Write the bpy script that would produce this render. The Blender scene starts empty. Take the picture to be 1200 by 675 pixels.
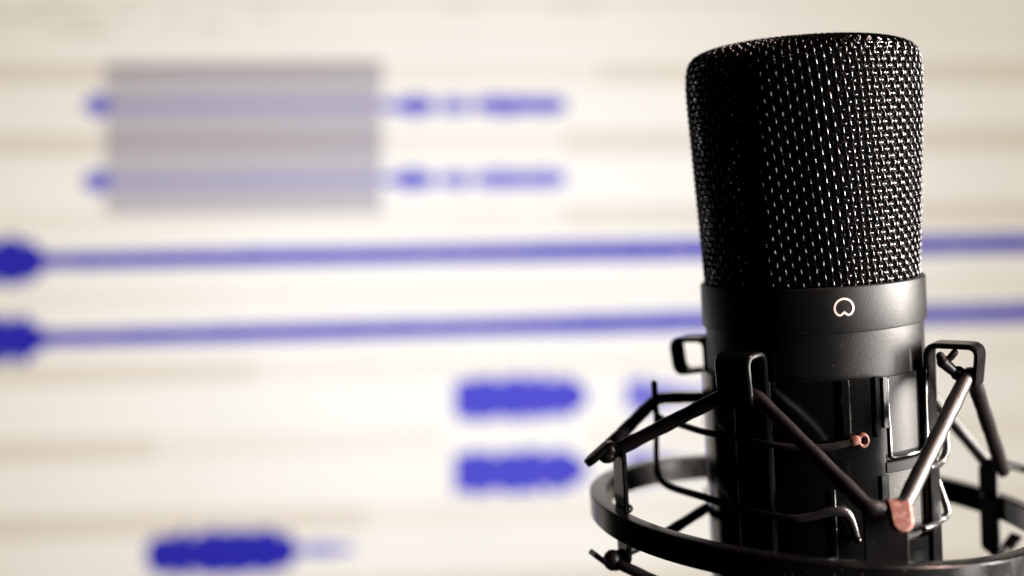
import bpy, math, random
from mathutils import Vector, Matrix, noise
random.seed(7)
S = 0.001                      # everything below is in millimetres
scene = bpy.context.scene
COL = scene.collection
PI = math.pi
R = math.radians

# ------------------------------------------------------------------ materials
def new_mat(name):
    m = bpy.data.materials.new(name); m.use_nodes = True
    nt = m.node_tree
    return m, nt, nt.nodes['Principled BSDF']

def mat(name, col, rough=.5, metal=0., spec=.5, grain=0., grain_scale=4000., rvar=0., coat=0., wear=None, smear=0.):
    m, nt, b = new_mat(name)
    N, Lk = nt.nodes, nt.links
    b.inputs['Base Color'].default_value = (*col, 1)
    b.inputs['Roughness'].default_value = rough
    b.inputs['Metallic'].default_value = metal
    b.inputs['Specular IOR Level'].default_value = spec
    b.inputs['Coat Weight'].default_value = coat
    tc = N.new('ShaderNodeTexCoord')
    if grain:
        n = N.new('ShaderNodeTexNoise'); n.inputs['Scale'].default_value = grain_scale
        n.inputs['Detail'].default_value = 3
        bp = N.new('ShaderNodeBump'); bp.inputs['Strength'].default_value = grain
        bp.inputs['Distance'].default_value = .0001
        Lk.new(tc.outputs['Object'], n.inputs['Vector']); Lk.new(n.outputs['Fac'], bp.inputs['Height'])
        Lk.new(bp.outputs['Normal'], b.inputs['Normal'])
    if rvar:
        n = N.new('ShaderNodeTexNoise'); n.inputs['Scale'].default_value = 160
        n.inputs['Detail'].default_value = 5
        mr = N.new('ShaderNodeMapRange')
        mr.inputs['From Min'].default_value = .3; mr.inputs['From Max'].default_value = .7
        mr.inputs['To Min'].default_value = rough - rvar; mr.inputs['To Max'].default_value = rough + rvar
        Lk.new(tc.outputs['Object'], n.inputs['Vector']); Lk.new(n.outputs['Fac'], mr.inputs['Value'])
        Lk.new(mr.outputs['Result'], b.inputs['Roughness'])
    if wear:                                    # specks of a second colour: dust, rubbed paint
        n = N.new('ShaderNodeTexNoise'); n.inputs['Scale'].default_value = wear[1]
        n.inputs['Detail'].default_value = 4
        cr = N.new('ShaderNodeMapRange')
        cr.inputs['From Min'].default_value = wear[2]; cr.inputs['From Max'].default_value = wear[2] + .06
        mx = N.new('ShaderNodeMix'); mx.data_type = 'RGBA'
        mx.inputs['A'].default_value = (*col, 1); mx.inputs['B'].default_value = (*wear[0], 1)
        Lk.new(tc.outputs['Object'], n.inputs['Vector']); Lk.new(n.outputs['Fac'], cr.inputs['Value'])
        Lk.new(cr.outputs['Result'], mx.inputs['Factor']); Lk.new(mx.outputs['Result'], b.inputs['Base Color'])
    return m

M = {
 'wire':   mat('black_wire_lacquer', (.0025,.0023,.0023), .16, 0, .55),
 'fine':   mat('dark_inner_mesh', (.004,.004,.004), .45, 0, .15),
 'foam':   mat('black_foam', (.004,.004,.004), .95, 0, .05),
 'body':   mat('matte_black_metal', (.0055,.005,.0048), .41, .0, .19, grain=.6, grain_scale=5200, rvar=.04,
               wear=((.05,.047,.045), 2600, .68)),
 'mark':   mat('pale_pink_print', (.80,.58,.53), .5),
 'sleeve': mat('glossy_black_plastic', (.003,.003,.003), .15, 0, .40, grain=.04, grain_scale=900, rvar=.04,
               wear=((.03,.028,.026), 1500, .73)),
 'steel':  mat('satin_black_steel', (.004,.0036,.0036), .24, 0, .30, grain=.10, grain_scale=2600, rvar=.05,
               wear=((.09,.075,.07), 1800, .71)),
 'ring':   mat('painted_ring', (.003,.0027,.0027), .22, 0, .34, grain=.16, grain_scale=2600, rvar=.05,
               wear=((.13,.11,.10), 1700, .68)),
 'cord':   mat('black_woven_cord', (.008,.006,.0056), .38, 0, .34, grain=.5, grain_scale=2400),
 'tip':    mat('red_lit_tip', (.15,.046,.034), .55, 0, .25, grain=.35, grain_scale=1600,  # warm red light on the tips put into the base colour
               wear=((.20,.10,.08), 1100, .52)),
 'rod':    mat('black_chromed_rod', (.018,.016,.016), .24, 0, .8, grain=.06, grain_scale=1800),
 'bezel':  mat('monitor_plastic', (.015,.015,.016), .5, 0, .4, grain=.2, grain_scale=900),
}

def screen_mat(name, col, strength=1.0):
    """Lit LCD pixels: colour, with dimming and warming towards the borders put into the emission."""
    strength *= 1.10
    m = bpy.data.materials.new(name); m.use_nodes = True
    nt = m.node_tree; N, Lk = nt.nodes, nt.links
    N.clear()
    out = N.new('ShaderNodeOutputMaterial'); e = N.new('ShaderNodeEmission')
    e.inputs['Color'].default_value = (*col, 1); e.inputs['Strength'].default_value = strength
    Lk.new(e.outputs[0], out.inputs[0])
    tc = N.new('ShaderNodeTexCoord')
    # vignette and viewing-angle dimming put into the emission: brightest left of the middle
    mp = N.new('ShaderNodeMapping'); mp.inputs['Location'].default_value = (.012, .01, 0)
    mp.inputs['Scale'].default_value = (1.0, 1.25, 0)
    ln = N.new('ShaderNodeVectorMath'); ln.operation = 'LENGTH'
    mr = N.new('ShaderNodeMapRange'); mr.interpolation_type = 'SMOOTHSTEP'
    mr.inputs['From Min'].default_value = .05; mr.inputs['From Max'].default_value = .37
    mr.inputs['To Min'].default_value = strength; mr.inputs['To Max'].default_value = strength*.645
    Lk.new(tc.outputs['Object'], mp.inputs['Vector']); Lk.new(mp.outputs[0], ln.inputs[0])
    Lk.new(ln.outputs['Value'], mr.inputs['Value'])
    n = N.new('ShaderNodeTexNoise'); n.inputs['Scale'].default_value = 9; n.inputs['Detail'].default_value = 2
    m2 = N.new('ShaderNodeMapRange'); m2.inputs['From Min'].default_value = .3; m2.inputs['From Max'].default_value = .7
    m2.inputs['To Min'].default_value = .975; m2.inputs['To Max'].default_value = 1.02
    mu = N.new('ShaderNodeMath'); mu.operation = 'MULTIPLY'
    Lk.new(tc.outputs['Object'], n.inputs['Vector']); Lk.new(n.outputs['Fac'], m2.inputs['Value'])
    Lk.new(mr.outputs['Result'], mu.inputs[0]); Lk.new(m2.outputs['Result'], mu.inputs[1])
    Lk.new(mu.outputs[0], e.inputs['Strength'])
    # warm off-angle tint of the borders put into the emission colour
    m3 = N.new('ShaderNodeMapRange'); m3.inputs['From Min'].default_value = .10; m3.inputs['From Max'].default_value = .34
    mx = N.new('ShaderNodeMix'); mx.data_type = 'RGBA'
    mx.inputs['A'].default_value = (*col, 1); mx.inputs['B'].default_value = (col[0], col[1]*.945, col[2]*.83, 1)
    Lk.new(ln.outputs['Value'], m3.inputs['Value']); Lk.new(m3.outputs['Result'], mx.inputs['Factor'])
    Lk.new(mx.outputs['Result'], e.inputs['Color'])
    return m

# ------------------------------------------------------------------ mesh helpers
class MB:
    def __init__(s): s.v, s.f = [], []
    def add(s, vs, fs):
        o = len(s.v); s.v += [tuple(x) for x in vs]; s.f += [tuple(i+o for i in f) for f in fs]
    def build(s, name, m, parent=None, smooth=True, angle=35, bevel=0):
        me = bpy.data.meshes.new(name)
        me.from_pydata([(x*S, y*S, z*S) for x, y, z in s.v], [], s.f)
        me.validate(); me.update()
        me.materials.append(m)
        o = bpy.data.objects.new(name, me); COL.objects.link(o)
        import bmesh
        bm = bmesh.new(); bm.from_mesh(me); bmesh.ops.recalc_face_normals(bm, faces=bm.faces)
        for e in bm.edges:
            e.smooth = not (len(e.link_faces) == 2 and e.calc_face_angle(0) > R(angle))
        for f in bm.faces: f.smooth = smooth
        bm.to_mesh(me); bm.free()
        if bevel:
            b = o.modifiers.new('bevel', 'BEVEL'); b.width = bevel*S; b.segments = 2; b.limit_method = 'ANGLE'; b.angle_limit = R(40)
        if parent: o.parent = parent
        return o

def empty(name, label, cat, loc=(0,0,0)):
    o = bpy.data.objects.new(name, None); COL.objects.link(o); o.empty_display_size = .01
    o['label'] = label; o['category'] = cat; o.location = loc
    return o

def lathe(mb, prof, n=128, a0=0., a1=2*PI, closed=False):
    """prof: (r, z) list revolved about Z. az measured from -Y towards +X."""
    full = abs(a1 - a0 - 2*PI) < 1e-6
    cols = n if full else n + 1
    vs = []
    for j in range(cols):
        a = a0 + (a1-a0)*j/n
        for r, z in prof: vs.append((r*math.sin(a), -r*math.cos(a), z))
    k = len(prof); fs = []
    for j in range(n):
        j2 = (j+1) % cols
        for i in range(k if closed else k-1):
            i2 = (i+1) % k
            fs.append((j*k+i, j2*k+i, j2*k+i2, j*k+i2))
    if closed and not full:
        fs.append(tuple(range(k))); fs.append(tuple((cols-1)*k+i for i in reversed(range(k))))
    mb.add(vs, fs)

def fillet(path, rad, n=5):
    """Round the corners of a polyline."""
    P = [Vector(p) for p in path]; out = [P[0]]
    for i in range(1, len(P)-1):
        a, b, c = P[i-1], P[i], P[i+1]
        d1, d2 = (a-b), (c-b)
        t = min(rad, d1.length*.48, d2.length*.48)
        p0 = b + d1.normalized()*t; p1 = b + d2.normalized()*t
        for k in range(n+1):
            u = k/n; out.append(p0*(1-u)**2 + b*2*u*(1-u) + p1*u*u)
    out.append(P[-1])
    return out

def catmull(path, n=8):
    P = [Vector(p) for p in path]; P = [P[0]*2-P[1]] + P + [P[-1]*2-P[-2]]
    out = []
    for i in range(1, len(P)-2):
        for k in range(n):
            t = k/n; a, b, c, d = P[i-1:i+3]
            out.append(.5*((2*b)+(c-a)*t+(2*a-5*b+4*c-d)*t*t+(-a+3*b-3*c+d)*t**3))
    out.append(P[-2]); return out

def tube(mb, path, rad, seg=12, caps=True, flat=1.0, rfun=None):
    P = [Vector(p) for p in path]; vs, fs = [], []
    T = []
    for i in range(len(P)):
        a = P[max(0,i-1)]; b = P[min(len(P)-1,i+1)]; T.append((b-a).normalized())
    nrm = T[0].orthogonal().normalized()
    if abs(T[0].z) < .9: nrm = (Vector((0,0,1)) - T[0]*T[0].z).normalized()
    for i, p in enumerate(P):
        nrm = (nrm - T[i]*nrm.dot(T[i])).normalized(); bi = T[i].cross(nrm)
        r = rad*(rfun(i/(len(P)-1)) if rfun else 1)
        for k in range(seg):
            a = 2*PI*k/seg
            vs.append(p + nrm*(r*math.cos(a)*flat) + bi*(r*math.sin(a)))
    for i in range(len(P)-1):
        for k in range(seg):
            k2 = (k+1) % seg
            fs.append((i*seg+k, i*seg+k2, (i+1)*seg+k2, (i+1)*seg+k))
    if caps:                                     # rounded ends
        for end, sgn in ((0,-1),(len(P)-1,1)):
            base = len(vs); c = P[end]; r = (Vector(vs[end*seg])-c).length/flat if flat else rad
            ring0 = [end*seg+k for k in range(seg)]
            prev = ring0
            for q in (1,2):
                th = q*PI/6
                cur = []
                for k in range(seg):
                    v = Vector(vs[ring0[k]])-c
                    cur.append(len(vs)); vs.append(c + v*math.cos(th) + T[end]*sgn*r*math.sin(th))
                for k in range(seg):
                    k2 = (k+1)%seg; fs.append((prev[k],prev[k2],cur[k2],cur[k]))
                prev = cur
            t = len(vs); vs.append(c+T[end]*sgn*r)
            for k in range(seg): fs.append((prev[k],prev[(k+1)%seg],t))
    mb.add(vs, fs)

def ribbon(mb, path, W, width, thick, ch=.25, wfun=None):
    """Flat strip swept along path; W = unit vector of its width."""
    P = [Vector(p) for p in path]; W = Vector(W).normalized(); vs, fs = [], []
    for i, p in enumerate(P):
        T = (P[min(len(P)-1,i+1)]-P[max(0,i-1)]).normalized(); Nn = W.cross(T).normalized()
        w = width/2*(wfun(i/(len(P)-1)) if wfun else 1); t = thick/2; c = min(ch, t*.9, w*.9)
        for a, b in ((-w+c,-t),(w-c,-t),(w,-t+c),(w,t-c),(w-c,t),(-w+c,t),(-w,t-c),(-w,-t+c)):
            vs.append(p + W*a + Nn*b)
    for i in range(len(P)-1):
        for k in range(8):
            k2 = (k+1)%8; fs.append((i*8+k, i*8+k2, (i+1)*8+k2, (i+1)*8+k))
    fs.append(tuple(range(8))); n = len(P)-1; fs.append(tuple(n*8+k for k in reversed(range(8))))
    mb.add(vs, fs)

def ball(mb, c, r, seg=14, sq=(1,1,1)):
    c = Vector(c); vs, fs = [], []
    n = seg//2
    for i in range(n+1):
        th = PI*i/n
        for j in range(seg):
            a = 2*PI*j/seg
            vs.append(c+Vector((r*sq[0]*math.sin(th)*math.cos(a), r*sq[1]*math.sin(th)*math.sin(a), r*sq[2]*math.cos(th))))
    for i in range(n):
        for j in range(seg):
            j2 = (j+1)%seg; fs.append((i*seg+j, i*seg+j2, (i+1)*seg+j2, (i+1)*seg+j))
    mb.add(vs, fs)

def box(mb, x0,x1,y0,y1,z0,z1):
    mb.add([(x,y,z) for x in (x0,x1) for y in (y0,y1) for z in (z0,z1)],
           [(0,1,3,2),(4,6,7,5),(0,4,5,1),(2,3,7,6),(0,2,6,4),(1,5,7,3)])

def cyl(r, z, az):
    a = R(az); return Vector((r*math.sin(a), -r*math.cos(a), z))
def rad_v(az): a = R(az); return Vector((math.sin(a), -math.cos(a), 0))
def tan_v(az): a = R(az); return Vector((math.cos(a), math.sin(a), 0))

# ================================================================== MICROPHONE
mic = empty('condenser_microphone', 'black studio condenser microphone with woven mesh head, held upright in the shock mount', 'microphone', (0,0,-.062))
MZ = 62                                         # mic parts are modelled with z=0 at the collar's foot
def micpart(mb, name, m, parent=None, **k):
    if parent is None: mb.v = [(x,y,z+MZ) for x,y,z in mb.v]; return mb.build(name, m, mic, **k)
    mb.v = [(x,y,z+MZ) for x,y,z in mb.v]; return mb.build(name, m, parent, **k)

# head profile (r, z), bottom to top
HP = [(22.6,8.6),(22.75,10),(23.1,17),(23.5,25),(23.9,33),(24.3,41),(24.6,47),(24.7,51.5),(24.5,54.6),(23.8,56.9),
      (22.2,58.4),(19,59.5),(15,60.2),(10,60.7),(4,60.9)]
HPc = [(v.x, v.y) for v in catmull([(r,z,0) for r,z in HP], 10)]
L_ = [0.]
for a, b in zip(HPc, HPc[1:]): L_.append(L_[-1]+math.dist(a,b))
def prof(s):
    s = max(0, min(L_[-1]-1e-6, s))
    lo = 0; hi = len(L_)-1
    while hi-lo > 1:
        mid = (lo+hi)//2
        if L_[mid] <= s: lo = mid
        else: hi = mid
    t = (s-L_[lo])/(L_[hi]-L_[lo]); a, b = HPc[lo], HPc[hi]
    tx, tz = (b[0]-a[0]), (b[1]-a[1]); q = math.hypot(tx,tz)
    return a[0]+(b[0]-a[0])*t, a[1]+(b[1]-a[1])*t, tz/q, -tx/q     # r, z, outward normal (nr, nz)

def crest(u, p):
    c = math.cos(PI*u); return math.copysign(abs(c)**p, c)

def weave(name, ncol, drow, wr, amp, dr, twist, m, seg=6, sub=4, rmin=6.5, jitter=0.):
    mb = MB(); Ltot = L_[-1]
    nrow = int(Ltot/drow)
    def pt(s, th, off):
        r, z, nr, nz = prof(s)
        th += twist*(s/24.)
        return Vector(((r-dr+nr*off)*math.sin(th), -(r-dr+nr*off)*math.cos(th), z+nz*off-dr*nz*1.0))
    smax = Ltot
    for i in range(int(Ltot*10)):
        if prof(i/10.)[0] < rmin and i/10. > 30: smax = i/10.; break
    for j in range(ncol):
        th = 2*PI*j/ncol + random.uniform(-1,1)*jitter
        path = []
        ph = random.uniform(-1,1)*jitter*20
        n = int(smax/drow*sub)
        for k in range(n+1):
            s = k*drow/sub
            wob = jitter*.6*math.sin(s*.23+ph*40)
            path.append(pt(s, th+wob, amp*.5+amp*crest(s/drow+j,.38)))
        tube(mb, path, wr, seg, caps=False)
    rows = int(smax/drow)
    for i in range(rows):
        s = (i)*drow
        n = ncol*sub
        path = []
        for k in range(n):
            path.append(pt(s, 2*PI*k/n, -amp*.4*crest(k/sub+i,.8)))
        # closed ring
        vs, fs = [], []
        for k in range(n):
            T = (path[(k+1)%n]-path[k-1]).normalized()
            r, z, nr, nz = prof(s); th = 2*PI*k/n + twist*(s/24.)
            U = Vector((nr*math.sin(th), -nr*math.cos(th), nz)); U = (U-T*U.dot(T)).normalized(); B = T.cross(U)
            for q in range(seg):
                a = 2*PI*q/seg; vs.append(path[k]+U*(wr*math.cos(a))+B*(wr*math.sin(a)))
        for k in range(n):
            k2 = (k+1)%n
            for q in range(seg):
                q2 = (q+1)%seg; fs.append((k*seg+q, k*seg+q2, k2*seg+q2, k2*seg+q))
        mb.add(vs, fs)
    return micpart(mb, name, m, angle=80)

weave('mesh_grille', 94, 1.385, .275, .30, .44, -.115, M['wire'], seg=8, sub=6, jitter=.0015)
weave('inner_mesh', 150, .92, .20, .18, 2.5, .0, M['fine'], seg=5, sub=4, rmin=12)
mb = MB(); lathe(mb, [(0,9.)] + [(r-3.5, z if z < 52 else z-3.1) for r,z in HPc if r > 4.] + [(0,57.9)], 96); micpart(mb, 'foam_core', M['foam'])

# collar with rim lips
mb = MB()
lathe(mb, [(21,9.0),(22.9,9.0),(23.0,9.35),(23.55,9.35),(23.8,9.12),(23.86,8.8),(23.86,.42),(23.74,.1),(23.45,0),(21,0)], 192)
collar = micpart(mb, 'collar', M['body'], angle=30)
# cardioid mark on the collar (round top, notch below)
mb = MB(); path = []
a_ = 1.50
for k in range(73):
    t = -PI/2 + 2*PI*k/72
    r = a_*(1+math.sin(t)); x = r*math.cos(t)*.98; z = r*math.sin(t)*1.0
    z += .42*math.exp(-(x/.65)**2)*max(0,min(1,(1.2-z)/1.2))
    path.append((x, z))
vs, fs = [], []
n = len(path)
for k in range(n):
    x0,z0 = path[k-1] if k else path[1]; x1,z1 = path[(k+1)%n] if k<n-1 else path[-2]
    if k in (0,n-1): nx, nz = 0., -1.
    else:
        tx,tz = x1-x0, z1-z0; q = math.hypot(tx,tz) or 1; nx,nz = tz/q,-tx/q
    for w in (-.2,.2):
        for rr in (23.80, 23.93):
            xx = path[k][0]+nx*w; zz = path[k][1]+nz*w + 4.0
            a = R(15.1) + xx/23.86
            vs.append((rr*math.sin(a), -rr*math.cos(a), zz))
for k in range(n-1):
    b, c = k*4, k*4+4
    fs += [(b+1,b+3,c+3,c+1),(b,c,c+2,b+2),(b,b+1,c+1,c),(b+2,c+2,c+3,b+3)]
mb.add(vs, fs)
mb.v = [(x,y,z) for x,y,z in mb.v]
micpart(mb, 'cardioid_mark', M['mark'], collar)

# body tube
mb = MB()
lathe(mb, [(0,.5),(22.9,.5),(23.15,.2),(23.15,-58.5),(22.6,-60.5),(20,-61.5),(0,-62)], 160)
micpart(mb, 'body_tube', M['body'], angle=30)

# ================================================================== SHOCK MOUNT
mount = empty('shock_mount', 'black spider shock mount with ring, hooks and elastic cords around the microphone body', 'shock mount', (0,0,-.066))
MO = 66
def mpart(mb, name, m, parent=None, **k):
    mb.v = [(x,y,z+MO) for x,y,z in mb.v]
    return mb.build(name, m, parent or mount, **k)

# --- inner sleeve: shell with windows, built from lathe segments
def tilt(z): return z
SR0, SR1 = 23.45, 24.6
def shell(mb, a0, a1, z0, z1, r0=SR0, r1=SR1):
    e = .18
    lathe(mb, [(r0,z0),(r1-e,z0),(r1,z0+e),(r1,z1-e),(r1-e,z1),(r0,z1)], max(4,int((a1-a0)/2)), R(a0), R(a1), closed=True)
mb = MB()
shell(mb, -206, 32.6, -62, -9.2)                # front, left and back wall
shell(mb, 63, 153.8, -62, -9.2)                 # right wall
shell(mb, 32.65, 62.95, -62, -44.5)
lathe(mb, [(0,-65.5),(21,-65.5),(24.4,-64.5),(24.6,-62.1),(23.45,-62.1),(20,-63.5),(0,-63.5)], 96)
mpart(mb, 'cradle_sleeve', M['sleeve'], angle=30)
lit_body = mat('lit_body_grey', (.018,.017,.016), .5, 0, .18, grain=.9, grain_scale=2600, wear=((.08,.075,.07), 3000, .6))  # paler patch over the tube: light on the body put into its colour
mb = MB(); shell(mb, 33.2, 62.4, -44.2, -29.3, 23.2, 23.6); mpart(mb, 'lit_body_patch', lit_body)
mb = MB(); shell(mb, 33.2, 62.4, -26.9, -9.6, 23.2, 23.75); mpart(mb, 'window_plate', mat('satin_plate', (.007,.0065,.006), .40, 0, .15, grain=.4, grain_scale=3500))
mb = MB(); shell(mb, 32.7, 62.9, -29.2, -27.0, SR0, 24.9); mpart(mb, 'cross_bar', mat('dull_black_plastic', (.003,.003,.003), .6, 0, .12))
# vertical ribs moulded on the sleeve
for a, z0, z1, w, t in ((13.0,-20.6,-9.3,1.9,.9),(28.6,-21.4,-9.0,1.5,.8),(32.0,-19.6,-9.3,1.5,1.2),(5.5,-62,-31.5,1.2,.5),(31.0,-44.2,-29.5,2.2,.7)):
    mb = MB(); ribbon(mb, [cyl(24.65+t/2-.1, z0, a), cyl(24.65+t/2-.1, z1, a)], tan_v(a), w, t, .3)
    mpart(mb, 'rib', M['sleeve'])
# U lip round the upper window
mb = MB()
pth = [cyl(24.9,-10,34.2), cyl(24.9,-26.0,34.6)] + [cyl(24.9,-26.1,a) for a in (38,44,50,56,62.0)] + [cyl(24.9,-10,62.5)]
tube(mb, fillet(pth, 2.2, 6), .5, 10)
mpart(mb, 'window_lip', M['sleeve'])

# --- cradle hooks: flat strips up the sleeve that loop outward at the top
def cradle_hook(az, rout, ztop, zend, w, tipr, tilt_t=0., strip_z=-60, rt=25.0, name='cradle_hook'):
    mb = MB(); t = tan_v(az)
    pth = [cyl(rt,strip_z,az), cyl(rt,-12,az), cyl(rt+.1,ztop,az), cyl(rout,ztop-.3,az), cyl(rout-.9,zend,az), cyl(tipr,zend+.9,az)]
    path = fillet(pth, 2.3, 7)
    ribbon(mb, path, t, w, 1.15, .3)
    return mpart(mb, name, M['steel'])
cradle_hook(-31.5, 31.4, -3.3, -13.9, 8.3, 28.8)
cradle_hook(69, 35.6, -4.6, -13.0, 5.6, 33.2)
cradle_hook(-112, 33.6, -4.2, -12.2, 5.6, 26.5)
cradle_hook(150, 33.5, -4.2, -12.2, 6.4, 31)

# --- outer ring, tilted a little
RCX, RCY, RCZ, RRO = -.9, 0., -39.9, 49.7
TX, TY = -.106, -.018
def ring_z(x, y): return RCZ + x*TX + y*TY
def ringp(r, dz, az):
    p = cyl(r, 0, az); return Vector((p.x+RCX, p.y, ring_z(p.x, p.y)+dz))
mb = MB()
pr = [(RRO,-.5),(RRO-.35,-.1),(RRO-.9,0),(RRO-3.3,0),(RRO-3.7,-.3),(RRO-3.7,-5.2),(RRO-3.3,-5.6),(RRO-.9,-5.6),(RRO-.35,-5.5),(RRO,-5.1)]
n = 192; vs=[]; fs=[]
for j in range(n):
    for r,dz in pr: vs.append(ringp(r,dz,360*j/n))
k = len(pr)
for j in range(n):
    for i in range(k):
        fs.append((j*k+i, ((j+1)%n)*k+i, ((j+1)%n)*k+(i+1)%k, j*k+(i+1)%k))
mb.add(vs,fs)
ring = mpart(mb, 'ring', M['ring'], angle=30)

# --- posts riveted inside the ring, ending in hooks above and below
def post(az, up, down, w, tongue, tip_mat, tip_len=5.2, tip_drop=1.0, tip_w=.62, shift=0.):
    rp = RRO-4.3
    b = ringp(rp, 0, az); t = tan_v(az); o = rad_v(az)
    mb = MB()
    top = b + Vector((0,0,up)); bot = b - Vector((0,0,down))
    path = fillet([bot+o*1.8, bot+Vector((0,0,1.2)), top-Vector((0,0,1)), top+o*1.5], 1.2, 5)
    ribbon(mb, path, t, w, 1.1, .3, wfun=lambda u: 1-.34*max(0,(abs(u-.5)*2-.45)/.55))
    p = mpart(mb, 'post', M['steel'])
    for z, s in ((-.6, 1),):
        mr = MB(); ball(mr, b-o*1.0+Vector((0,0,z)), 1.35, sq=(1,1,.8)); mpart(mr, 'rivet', M['steel'], p)
    # hook tongues
    mt = MB()
    base = top+o*1.2+t*shift
    tp = fillet([base-o*.6+Vector((0,0,-.2)), base+o*1.0+Vector((0,0,.35)), base+o*(1+tip_len)+Vector((0,0,-tip_drop*tip_len))], 1.0, 5)
    tp = tp[:-1] + [tp[-2].lerp(tp[-1], q/10) for q in range(1,11)]
    ribbon(mt, tp, t, w*tip_w, 1.75, .6, wfun=lambda u: 1-.12*u-.5*max(0,(u-.75)/.25)**2.4)
    h = mpart(mt, 'hook', tip_mat, p)
    if tip_mat is M['tip']: h['label'] = 'hook tip facing the camera, red light put into its colour'
    mt = MB()
    base = bot+o*1.5
    ribbon(mt, fillet([base-o*.6, base+o*1.6+Vector((0,0,-.2)), base+o*5.8+Vector((0,0,3.6))], 1.0, 5), t, w*tip_w, 1.2, .4)
    mpart(mt, 'hook', M['steel'], p)
    return top, bot
pl_t, pl_b = post(-62, 13.2, 12.5, 6.0, 5, M['steel'], 5.2, .62, .55)
pf_t, pf_b = post(16.0, 10.9, 13.5, 8.6, 5, M['tip'], 2.1, 2.2, .58, 1.9)
pr_t, pr_b = post(121, 7.0, 14.5, 6.4, 5, M['steel'], 8.0, .35, .6)
pb_t, pb_b = post(-150, 12, 13, 6.4, 5, M['steel'])

# --- elastic cords
def cord(pts, rad=1.22, fil=2.0, parent=None, flat=1.0):
    mb = MB(); path = fillet(pts, fil, 6)
    # resample for an even sag-free tube with a slight waviness of the cloth
    dense = []
    for a, b in zip(path, path[1:]):
        m_ = max(1, int((b-a).length/1.2))
        for q in range(m_): dense.append(a.lerp(b, q/m_))
    dense.append(path[-1])
    f = lambda u: 1+.035*math.sin(u*61+pts[0][0])+.02*math.sin(u*143)
    tube(mb, dense, rad, 14, rfun=f, flat=flat)
    return mpart(mb, 'elastic_cord', M['cord'])
V = Vector
oL, oF, oR = rad_v(-62), rad_v(16), rad_v(121)
hL = pl_t + oL*2.2 + V((0,0,-1.6)); hF = pf_t + oF*1.6 + V((0,0,-.7)); hR = pr_t + oR*2.2 + V((0,0,-1.6))
kFL = cyl(28.2,-11.6,-31.5); kR = cyl(33.0,-11.4,69); kBL = cyl(30.5,-10.6,-112)
tL, tF, tR = tan_v(-62), tan_v(16), tan_v(121)
# over the front-left cradle hook, down to the front post and the left post
cord([hL - tL*2.3 + oL*.3, hL - tL*.0 , kFL + tan_v(-31.5)*-3.0 + V((0,0,.2)), kFL + tan_v(-31.5)*3.0 + V((0,0,.1)), hF - tF*3.6 + V((0,0,.3)), hF - tF*1.0], 1.5)
# right cradle hook to the front post and the right post
cord([hF + tF*1.2, hF + tF*3.2 + V((0,0,.4)), kR - tan_v(69)*2.4, kR + V((0,0,.6)), kR + tan_v(69)*2.4, hR - tR*2.4, hR], 1.6)
# back right cradle hook (behind the body) to the right post
kB = cyl(31.5,-11.2,150)
cord([hR + tR*.6, hR + tR*2.4 + V((0,0,.4)), kB - tan_v(150)*2.6, kB + tan_v(150)*2.6, pb_t + rad_v(-150)*1.8], 1.5)
# left post round the wire handle and on behind the sleeve
cord([hL + tL*.6 + V((0,0,.9)), hL - tL*1.6 + V((.4,0,1.2)), V((-35.2,2.6,-16.6)), V((-30.5,9,-17.6)), V((-24.6,16,-19.0)), pb_t + rad_v(-150)*1.5], 1.4, 2.4)
# lower cords
gL = pl_b + oL*2.4 + V((0,0,1.0)); gF = pf_b + oF*2.4 + V((0,0,1.0)); gR = pr_b + oR*2.4 + V((0,0,1.0)); gB = pb_b + rad_v(-150)*2.4 + V((0,0,1.0))
cord([gL - tL*1.5, gL + tL*1.6, cyl(28,-60,-31.5), gF - tF*2.4, gF], 1.15)
cord([gF + tF*1.0, cyl(29,-60,69), gR - tR*2, gR], 1.15)
cord([gL + tL*.6, gL - tL*1.0 + V((.8,0,.9)), V((-33.0,-14,-43.2)), V((-24.5,2,-41.2)), V((-20,17,-42.5)), gB], 1.15)
mb = MB(); ball(mb, gL + V((-.4,-.4,.4)), 2.0, sq=(1,1,1.15)); mpart(mb, 'cord_knot', M['cord'])
mb = MB(); ball(mb, hL - tL*.6 + V((-.2,-.6,-.2)), 1.9, sq=(1.1,1,1.0)); mpart(mb, 'cord_knot', M['cord'])
# knot of cord ends inside the right cradle hook
mb = MB()
tube(mb, fillet([kR+V((-1.0,0,.4)), kR+V((-2.6,-1.2,1.0)), kR+V((-5.2,-1.6,3.6)), kR+V((-5.6,-1.6,4.8))], 1.2, 5), 1.0, 10, rfun=lambda u: 1.1-.3*math.sin(u*7))
tube(mb, fillet([kR+V((-5.3,-1.6,3.2)), kR+V((-3.6,-1.6,4.4)), kR+V((-2.8,-1.5,5.4))], .8, 4), .75, 10)
ball(mb, kR+V((-2.2,-1.0,1.0)), 1.55)
mpart(mb, 'cord_knot', M['cord'])

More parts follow.
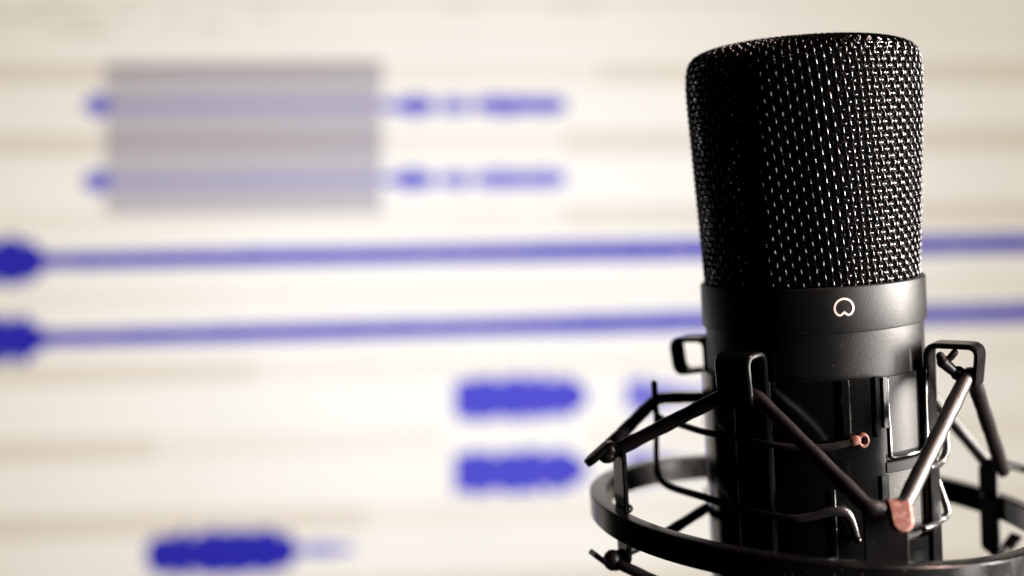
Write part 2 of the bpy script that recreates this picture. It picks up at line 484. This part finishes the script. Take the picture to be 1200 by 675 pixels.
# --- spring wire handle on the left: upright, and two rods across the front of the sleeve
mb = MB()
up = [V((-35.0,-2,-12.3)), V((-34.95,-2,-18.6)), V((-33.6,-3,-20.2)), V((-29.2,-8,-20.6)), V((-23.8,-13.6,-21.2)), cyl(26.3,-21.2,-44), cyl(26.3,-21.9,-23), cyl(26.2,-22.5,-7), cyl(26.2,-22.3,6), cyl(26.1,-21.6,15)]
tube(mb, catmull(up, 7), .72, 12)
wire = mpart(mb, 'spring_wire', M['rod'])
mb = MB(); tube(mb, fillet([V((-34.9,-2,-19.4)), V((-35.5,-2,-29.6)), V((-35.1,-2,-32.8))], 2, 5), .62, 12); mpart(mb, 'spring_wire', M['rod'])
mb = MB()
lo = [V((-35.5,-2,-31.2)), V((-34.9,-2,-33.8)), V((-32.4,-4,-35.3)), V((-25.6,-12,-35.4)), cyl(26.4,-35.9,-50), cyl(26.4,-36.3,-34), cyl(26.4,-37.0,-14), cyl(26.4,-36.6,-5), cyl(26.4,-35.6,4), cyl(26.4,-36.0,10.5), cyl(26.2,-38.6,13.4), cyl(26.0,-41.2,14.8)]
tube(mb, catmull(lo, 7), .82, 12, rfun=lambda u: 1.0+.35*math.exp(-((u-.80)/.09)**2))
mpart(mb, 'spring_wire', M['rod'])
# rod tip and eyelet, the pinkish light on them put into the colour
mb = MB(); tube(mb, [cyl(26.1,-21.55,15.2), cyl(26.1,-21.35,16.6)], .98, 14); mpart(mb, 'rod_tip', M['tip'])
mb = MB(); ec = cyl(25.3,-21.7,20.4); er = rad_v(20.4); et = tan_v(20.4); vs=[]; fs=[]
for k in range(28):
    a = 2*PI*k/28
    for q in range(8):
        b = 2*PI*q/8; rr = 1.15+.45*math.cos(b)
        vs.append(ec + et*(rr*.82*math.cos(a)) + V((0,0,1))*(rr*math.sin(a)) + er*(.5*math.sin(b)))
for k in range(28):
    for q in range(8):
        fs.append((k*8+q, ((k+1)%28)*8+q, ((k+1)%28)*8+(q+1)%8, k*8+(q+1)%8))
mb.add(vs,fs); mpart(mb, 'eyelet', M['tip'])
mb = MB(); tube(mb, [cyl(24.3,-41.3,15.0), cyl(26.9,-41.6,15.0)], .75, 12); mpart(mb, 'rivet', M['steel'])
mb = MB(); ball(mb, cyl(24.5,-17.4,-31.5+15.5), 1.0, sq=(1,1,1)); mpart(mb, 'rivet', M['sleeve'])
# --- rods on the right
mb = MB(); tube(mb, fillet([V((24.6,-4,-20.6)), V((26.4,-4.2,-23.2)), V((26.5,-4.4,-28.6)), V((25.2,-5.5,-30.6)), cyl(25.6,-30.4,68), cyl(25.4,-30.0,62)], 1.6, 6), .8, 12)
mpart(mb, 'spring_wire', M['rod'])
mb = MB(); tube(mb, fillet([V((24.3,-4,-34.4)), V((25.9,-4.2,-39.6)), V((26.4,-4.4,-42.0)), V((24.6,-5.5,-43.0)), cyl(25.8,-42.4,64), cyl(25.6,-42.2,54)], 1.6, 6), .8, 12)
mpart(mb, 'spring_wire', M['rod'])

# ================================================================== CAMERA FRAME (position solved from the photograph)
CL, CH, CYAW, CP, CR = .31362996, .03822364, .2081669, .08766554, -.0626931
fwd = V((-math.sin(CYAW)*math.cos(CP), math.cos(CYAW)*math.cos(CP), -math.sin(CP)))
rt = V((math.cos(CYAW), math.sin(CYAW), 0)); up_ = rt.cross(fwd)
cr = math.cos(CR)*rt + math.sin(CR)*up_; cu = math.cos(CR)*up_ - math.sin(CR)*rt
cpos = V((0,-CL,CH))
FPX = 1200*50/36

# ================================================================== MONITOR
DS = .74                                        # metres from the camera to the panel
pc = cpos + fwd*DS
su = (cr*10.74 + cu*.19 + fwd).normalized()
sv = (cu - su*cu.dot(su)).normalized(); sn = su.cross(sv)       # sn points back to the viewer
mon = empty('computer_monitor', 'wide computer monitor behind the microphone showing an audio editor with blue waveforms', 'monitor')
mon.matrix_world = Matrix(((su.x,sv.x,sn.x,pc.x),(su.y,sv.y,sn.y,pc.y),(su.z,sv.z,sn.z,pc.z),(0,0,0,1)))
def sp(px, py):
    """a point of the photographed screen, in millimetres on the panel"""
    d = fwd + cr*((px-600)/FPX) - cu*((py-337.5)/FPX)
    t = (pc-cpos).dot(sn)/d.dot(sn); q = cpos + d*t - pc
    return q.dot(su)*1000, q.dot(sv)*1000
SX0, SX1, SY0, SY1 = -300, 320, -188, 172
mb = MB(); box(mb, SX0,SX1,SY0,SY1,-2,0)
CREAM = (.975,.935,.885)
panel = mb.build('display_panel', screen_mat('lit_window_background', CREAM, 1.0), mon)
# bezel: four mitred bars and a back housing
mb = MB()
box(mb, SX0-14,SX1+14,SY1,SY1+14,-20,2.5); box(mb, SX0-14,SX1+14,SY0-22,SY0,-20,2.5)
box(mb, SX0-14,SX0,SY0+.01,SY1-.01,-20,2.5); box(mb, SX1,SX1+14,SY0+.01,SY1-.01,-20,2.5)
mb.build('bezel', M['bezel'], mon, bevel=1.2)
mb = MB(); box(mb, SX0-10,SX1+10,SY0-18,SY1+10,-38,-20.5); box(mb, -120,140,-120,110,-62,-38.5)
mb.build('back_housing', M['bezel'], mon, bevel=5)

def quad_px(x0, x1, ya0, ya1, yb0, yb1, z0, z1, mb):
    """strip from (x0, ya0..ya1) to (x1, yb0..yb1) given in picture pixels"""
    c = [sp(x0,ya0), sp(x1,yb0), sp(x1,yb1), sp(x0,ya1)]
    mb.add([(x,y,z) for z in (z0,z1) for x,y in c], [(3,2,1,0),(4,5,6,7),(0,1,5,4),(1,2,6,5),(2,3,7,6),(3,0,4,7)])
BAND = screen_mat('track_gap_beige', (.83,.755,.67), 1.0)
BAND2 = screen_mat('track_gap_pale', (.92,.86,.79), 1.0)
def slope(y): return -.0035 - 5.6e-5*(y-123)
def band(y, hh, x0=-62, x1=1285, m=BAND, xr=0, z=(.05,.25), name='track_gap'):
    s = slope(y); mb = MB()
    quad_px(x0,x1, y-hh+s*(x0-xr), y+hh+s*(x0-xr), y-hh+s*(x1-xr), y+hh+s*(x1-xr), *z, mb)
    return mb.build(name, m, panel)
for y, hh, segs in ((0,6,((-62,1285,2),)),(26,5,((-62,130,2),(900,1285,2))),(46,3,((-62,1285,2),)),
        (86,13,((-62,126,1),(446,530,2),(530,700,2),(700,1285,1))),(170,14,((-62,126,1),(446,660,2),(660,1285,1))),
        (261,13,((-62,126,2),(126,660,2),(660,1285,1))),(352,9,((-62,1285,2),)),(441,13,((-62,300,1),(300,1285,2))),
        (530,15,((-62,180,1),(180,520,2),(690,1285,2))),(620,15,((-62,430,1),(430,1285,2))),(704,12,((-62,1285,1),))):
    for x0, x1, q in segs: band(y, hh, x0, x1, BAND if q == 1 else BAND2)
# faint toolbar marks at the top left
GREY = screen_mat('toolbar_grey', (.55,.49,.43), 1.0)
for x0,x1,y in ((-20,60,18),(75,120,18),(135,165,18),(60,130,38),(190,215,22),(232,260,30),(300,318,18),(40,90,6),(520,560,6),(640,700,8)):
    mb = MB(); quad_px(x0,x1,y-1.6,y+1.6,y-1.6,y+1.6,.3,.45,mb); mb.build('toolbar_mark', GREY, panel)

def wave_mat(name, c): return screen_mat(name, c, 1.0)
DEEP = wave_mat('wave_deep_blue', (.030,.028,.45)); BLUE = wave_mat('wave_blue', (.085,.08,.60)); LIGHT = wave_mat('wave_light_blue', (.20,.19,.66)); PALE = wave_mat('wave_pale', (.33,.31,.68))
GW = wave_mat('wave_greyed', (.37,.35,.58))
def wave(pts, m, z=(.5,.7), xr=0, base=None, step=3.0, rough=.35, mod=1., sl=None):
    """pts: (x, half height) envelope in pixels about the line base + slope*(x-xr)."""
    y = base; s = slope(y) if sl is None else sl
    top, bot = [], []
    x = pts[0][0]
    while x <= pts[-1][0]+.01:
        for (xa,ha),(xb,hb) in zip(pts, pts[1:]):
            if xa <= x <= xb: h = ha+(hb-ha)*(x-xa)/max(1e-6,xb-xa); break
        c = y + s*(x-xr)
        h *= 1 + mod*(.16*math.sin(x*.31+base) * math.sin(x*.113+1.7) - (.22 if random.random() < .12 else 0))
        top.append(sp(x, c-h*(1-rough*random.random()))); bot.append(sp(x, c+h*(1-rough*random.random())))
        x += step
    n = len(top); mb = MB(); vs = []
    for zz in z: vs += [(a,b,zz) for a,b in top] + [(a,b,zz) for a,b in bot]
    fs = []
    for i in range(n-1):
        fs += [(2*n+i,3*n+i,3*n+i+1,2*n+i+1),(i,i+1,n+i+1,n+i),(i,2*n+i,2*n+i+1,i+1),(n+i,n+i+1,3*n+i+1,3*n+i)]
    fs += [(0,n,3*n,2*n),(n-1,3*n-1,4*n-1,2*n-1)]
    mb.add(vs, fs); return mb.build('waveform', m, panel, smooth=False)

# selected clip: grey highlight over two lanes
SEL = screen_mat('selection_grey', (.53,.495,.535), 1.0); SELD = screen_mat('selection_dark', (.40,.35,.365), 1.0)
mb = MB(); quad_px(123,448,73,252,71,250,.30,.48,mb); sel = mb.build('selection_highlight', SEL, panel)
mb = MB(); quad_px(123.5,447.5,74.5,85,72.5,83,.5,.62,mb); mb.build('selection_edge', SELD, panel)
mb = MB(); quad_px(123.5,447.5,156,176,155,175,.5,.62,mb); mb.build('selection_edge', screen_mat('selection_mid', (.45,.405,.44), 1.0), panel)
for yb in (124.5, 213.5):
    wave([(97,2),(104,9),(112,15),(124,14),(129,9)], BLUE, base=yb, rough=.25)
    wave([(130,9),(240,8),(330,7),(443,7)], GW, z=(.7,.85), base=yb+1)
    wave([(447,5),(460,7),(467,11),(482,14),(500,13),(511,5)], BLUE, base=yb+1.5)
    wave([(514,7),(528,12),(545,11),(553,5)], LIGHT, base=yb+1.5)
    wave([(556,7),(566,12),(590,14),(615,12),(640,13),(655,11),(664,8)], LIGHT if yb>200 else wave_mat('wave_mid', (.12,.11,.62)), base=yb+1.5)
for yb, h, sl in ((307,25,-.0185), (398.5,26,-.0270)):
    wave([(-60,h*1.2),(-40,h),(0,h*1.2),(20,h*1.2),(34,h*1.1),(46,h*.7),(56,8)], DEEP, base=yb, rough=.15, sl=sl)
    wave([(54,10.5),(200,11),(330,11.5),(520,11),(700,12.5),(800,13),(1000,13),(1100,12),(1282,13)], wave_mat('wave_line', (.05,.045,.50)), z=(.75,.9), base=yb, rough=.2, step=2.5, mod=.25, sl=sl)
for yb in (480, 569.5):
    wave([(532,27),(560,29),(585,27),(610,30),(640,27),(666,27),(678,19),(690,6)], BLUE, base=yb+.5, rough=.2)
    wave([(733,22),(750,24),(764,20),(790,12),(830,6)], LIGHT, base=yb+1, rough=.3)
wave([(171,10),(180,23),(205,29),(232,28),(262,30),(290,28),(315,29),(335,23),(349,10)], DEEP, base=656.5, rough=.18)
wave([(346,5),(370,9),(395,8),(416,3)], LIGHT, base=656.5)
wave([(173,8),(205,26),(262,27),(315,26),(348,8)], DEEP, base=744)

# ================================================================== LIGHT
w = bpy.data.worlds.new('World'); scene.world = w; w.use_nodes = True
bg = w.node_tree.nodes['Background']; bg.inputs[0].default_value = (.5,.47,.45,1); bg.inputs[1].default_value = .004
def area(name, loc, target, size, power, col, size_y=None):
    l = bpy.data.lights.new(name, 'AREA'); l.energy = power; l.color = col; l.size = size
    if size_y: l.shape = 'RECTANGLE'; l.size_y = size_y
    o = bpy.data.objects.new(name, l); COL.objects.link(o); o.location = loc
    o.rotation_euler = (Vector(target)-Vector(loc)).to_track_quat('-Z','Y').to_euler()
    return o
area('desk_lamp_light', cyl(.52, .06, 97), (0,0,.01), .085, 25.0, (1,.94,.87), .36)
area('side_light', cyl(.50, .02, 70), (0,0,.02), .035, 6.3, (1,.95,.90), .34)
area('warm_fill_light', cyl(.40, .40, 88), (0,0,-.02), .05, 3.2, (1,.66,.58))

# ================================================================== CAMERA
cam = bpy.data.cameras.new('camera'); cam.lens = 50; cam.sensor_width = 36; cam.clip_start = .01; cam.clip_end = 20
co = bpy.data.objects.new('camera', cam); COL.objects.link(co)
co.matrix_world = Matrix(((cr.x,cu.x,-fwd.x,cpos.x),(cr.y,cu.y,-fwd.y,cpos.y),(cr.z,cu.z,-fwd.z,cpos.z),(0,0,0,1)))
cam.dof.use_dof = True; cam.dof.focus_distance = .285; cam.dof.aperture_fstop = 5.6; cam.dof.aperture_blades = 0
scene.camera = co
scene.render.engine = 'CYCLES'
scene.view_settings.view_transform = 'Standard'; scene.view_settings.look = 'None'
scene.view_settings.exposure = 0; scene.view_settings.gamma = 1
scene.cycles.max_bounces = 8
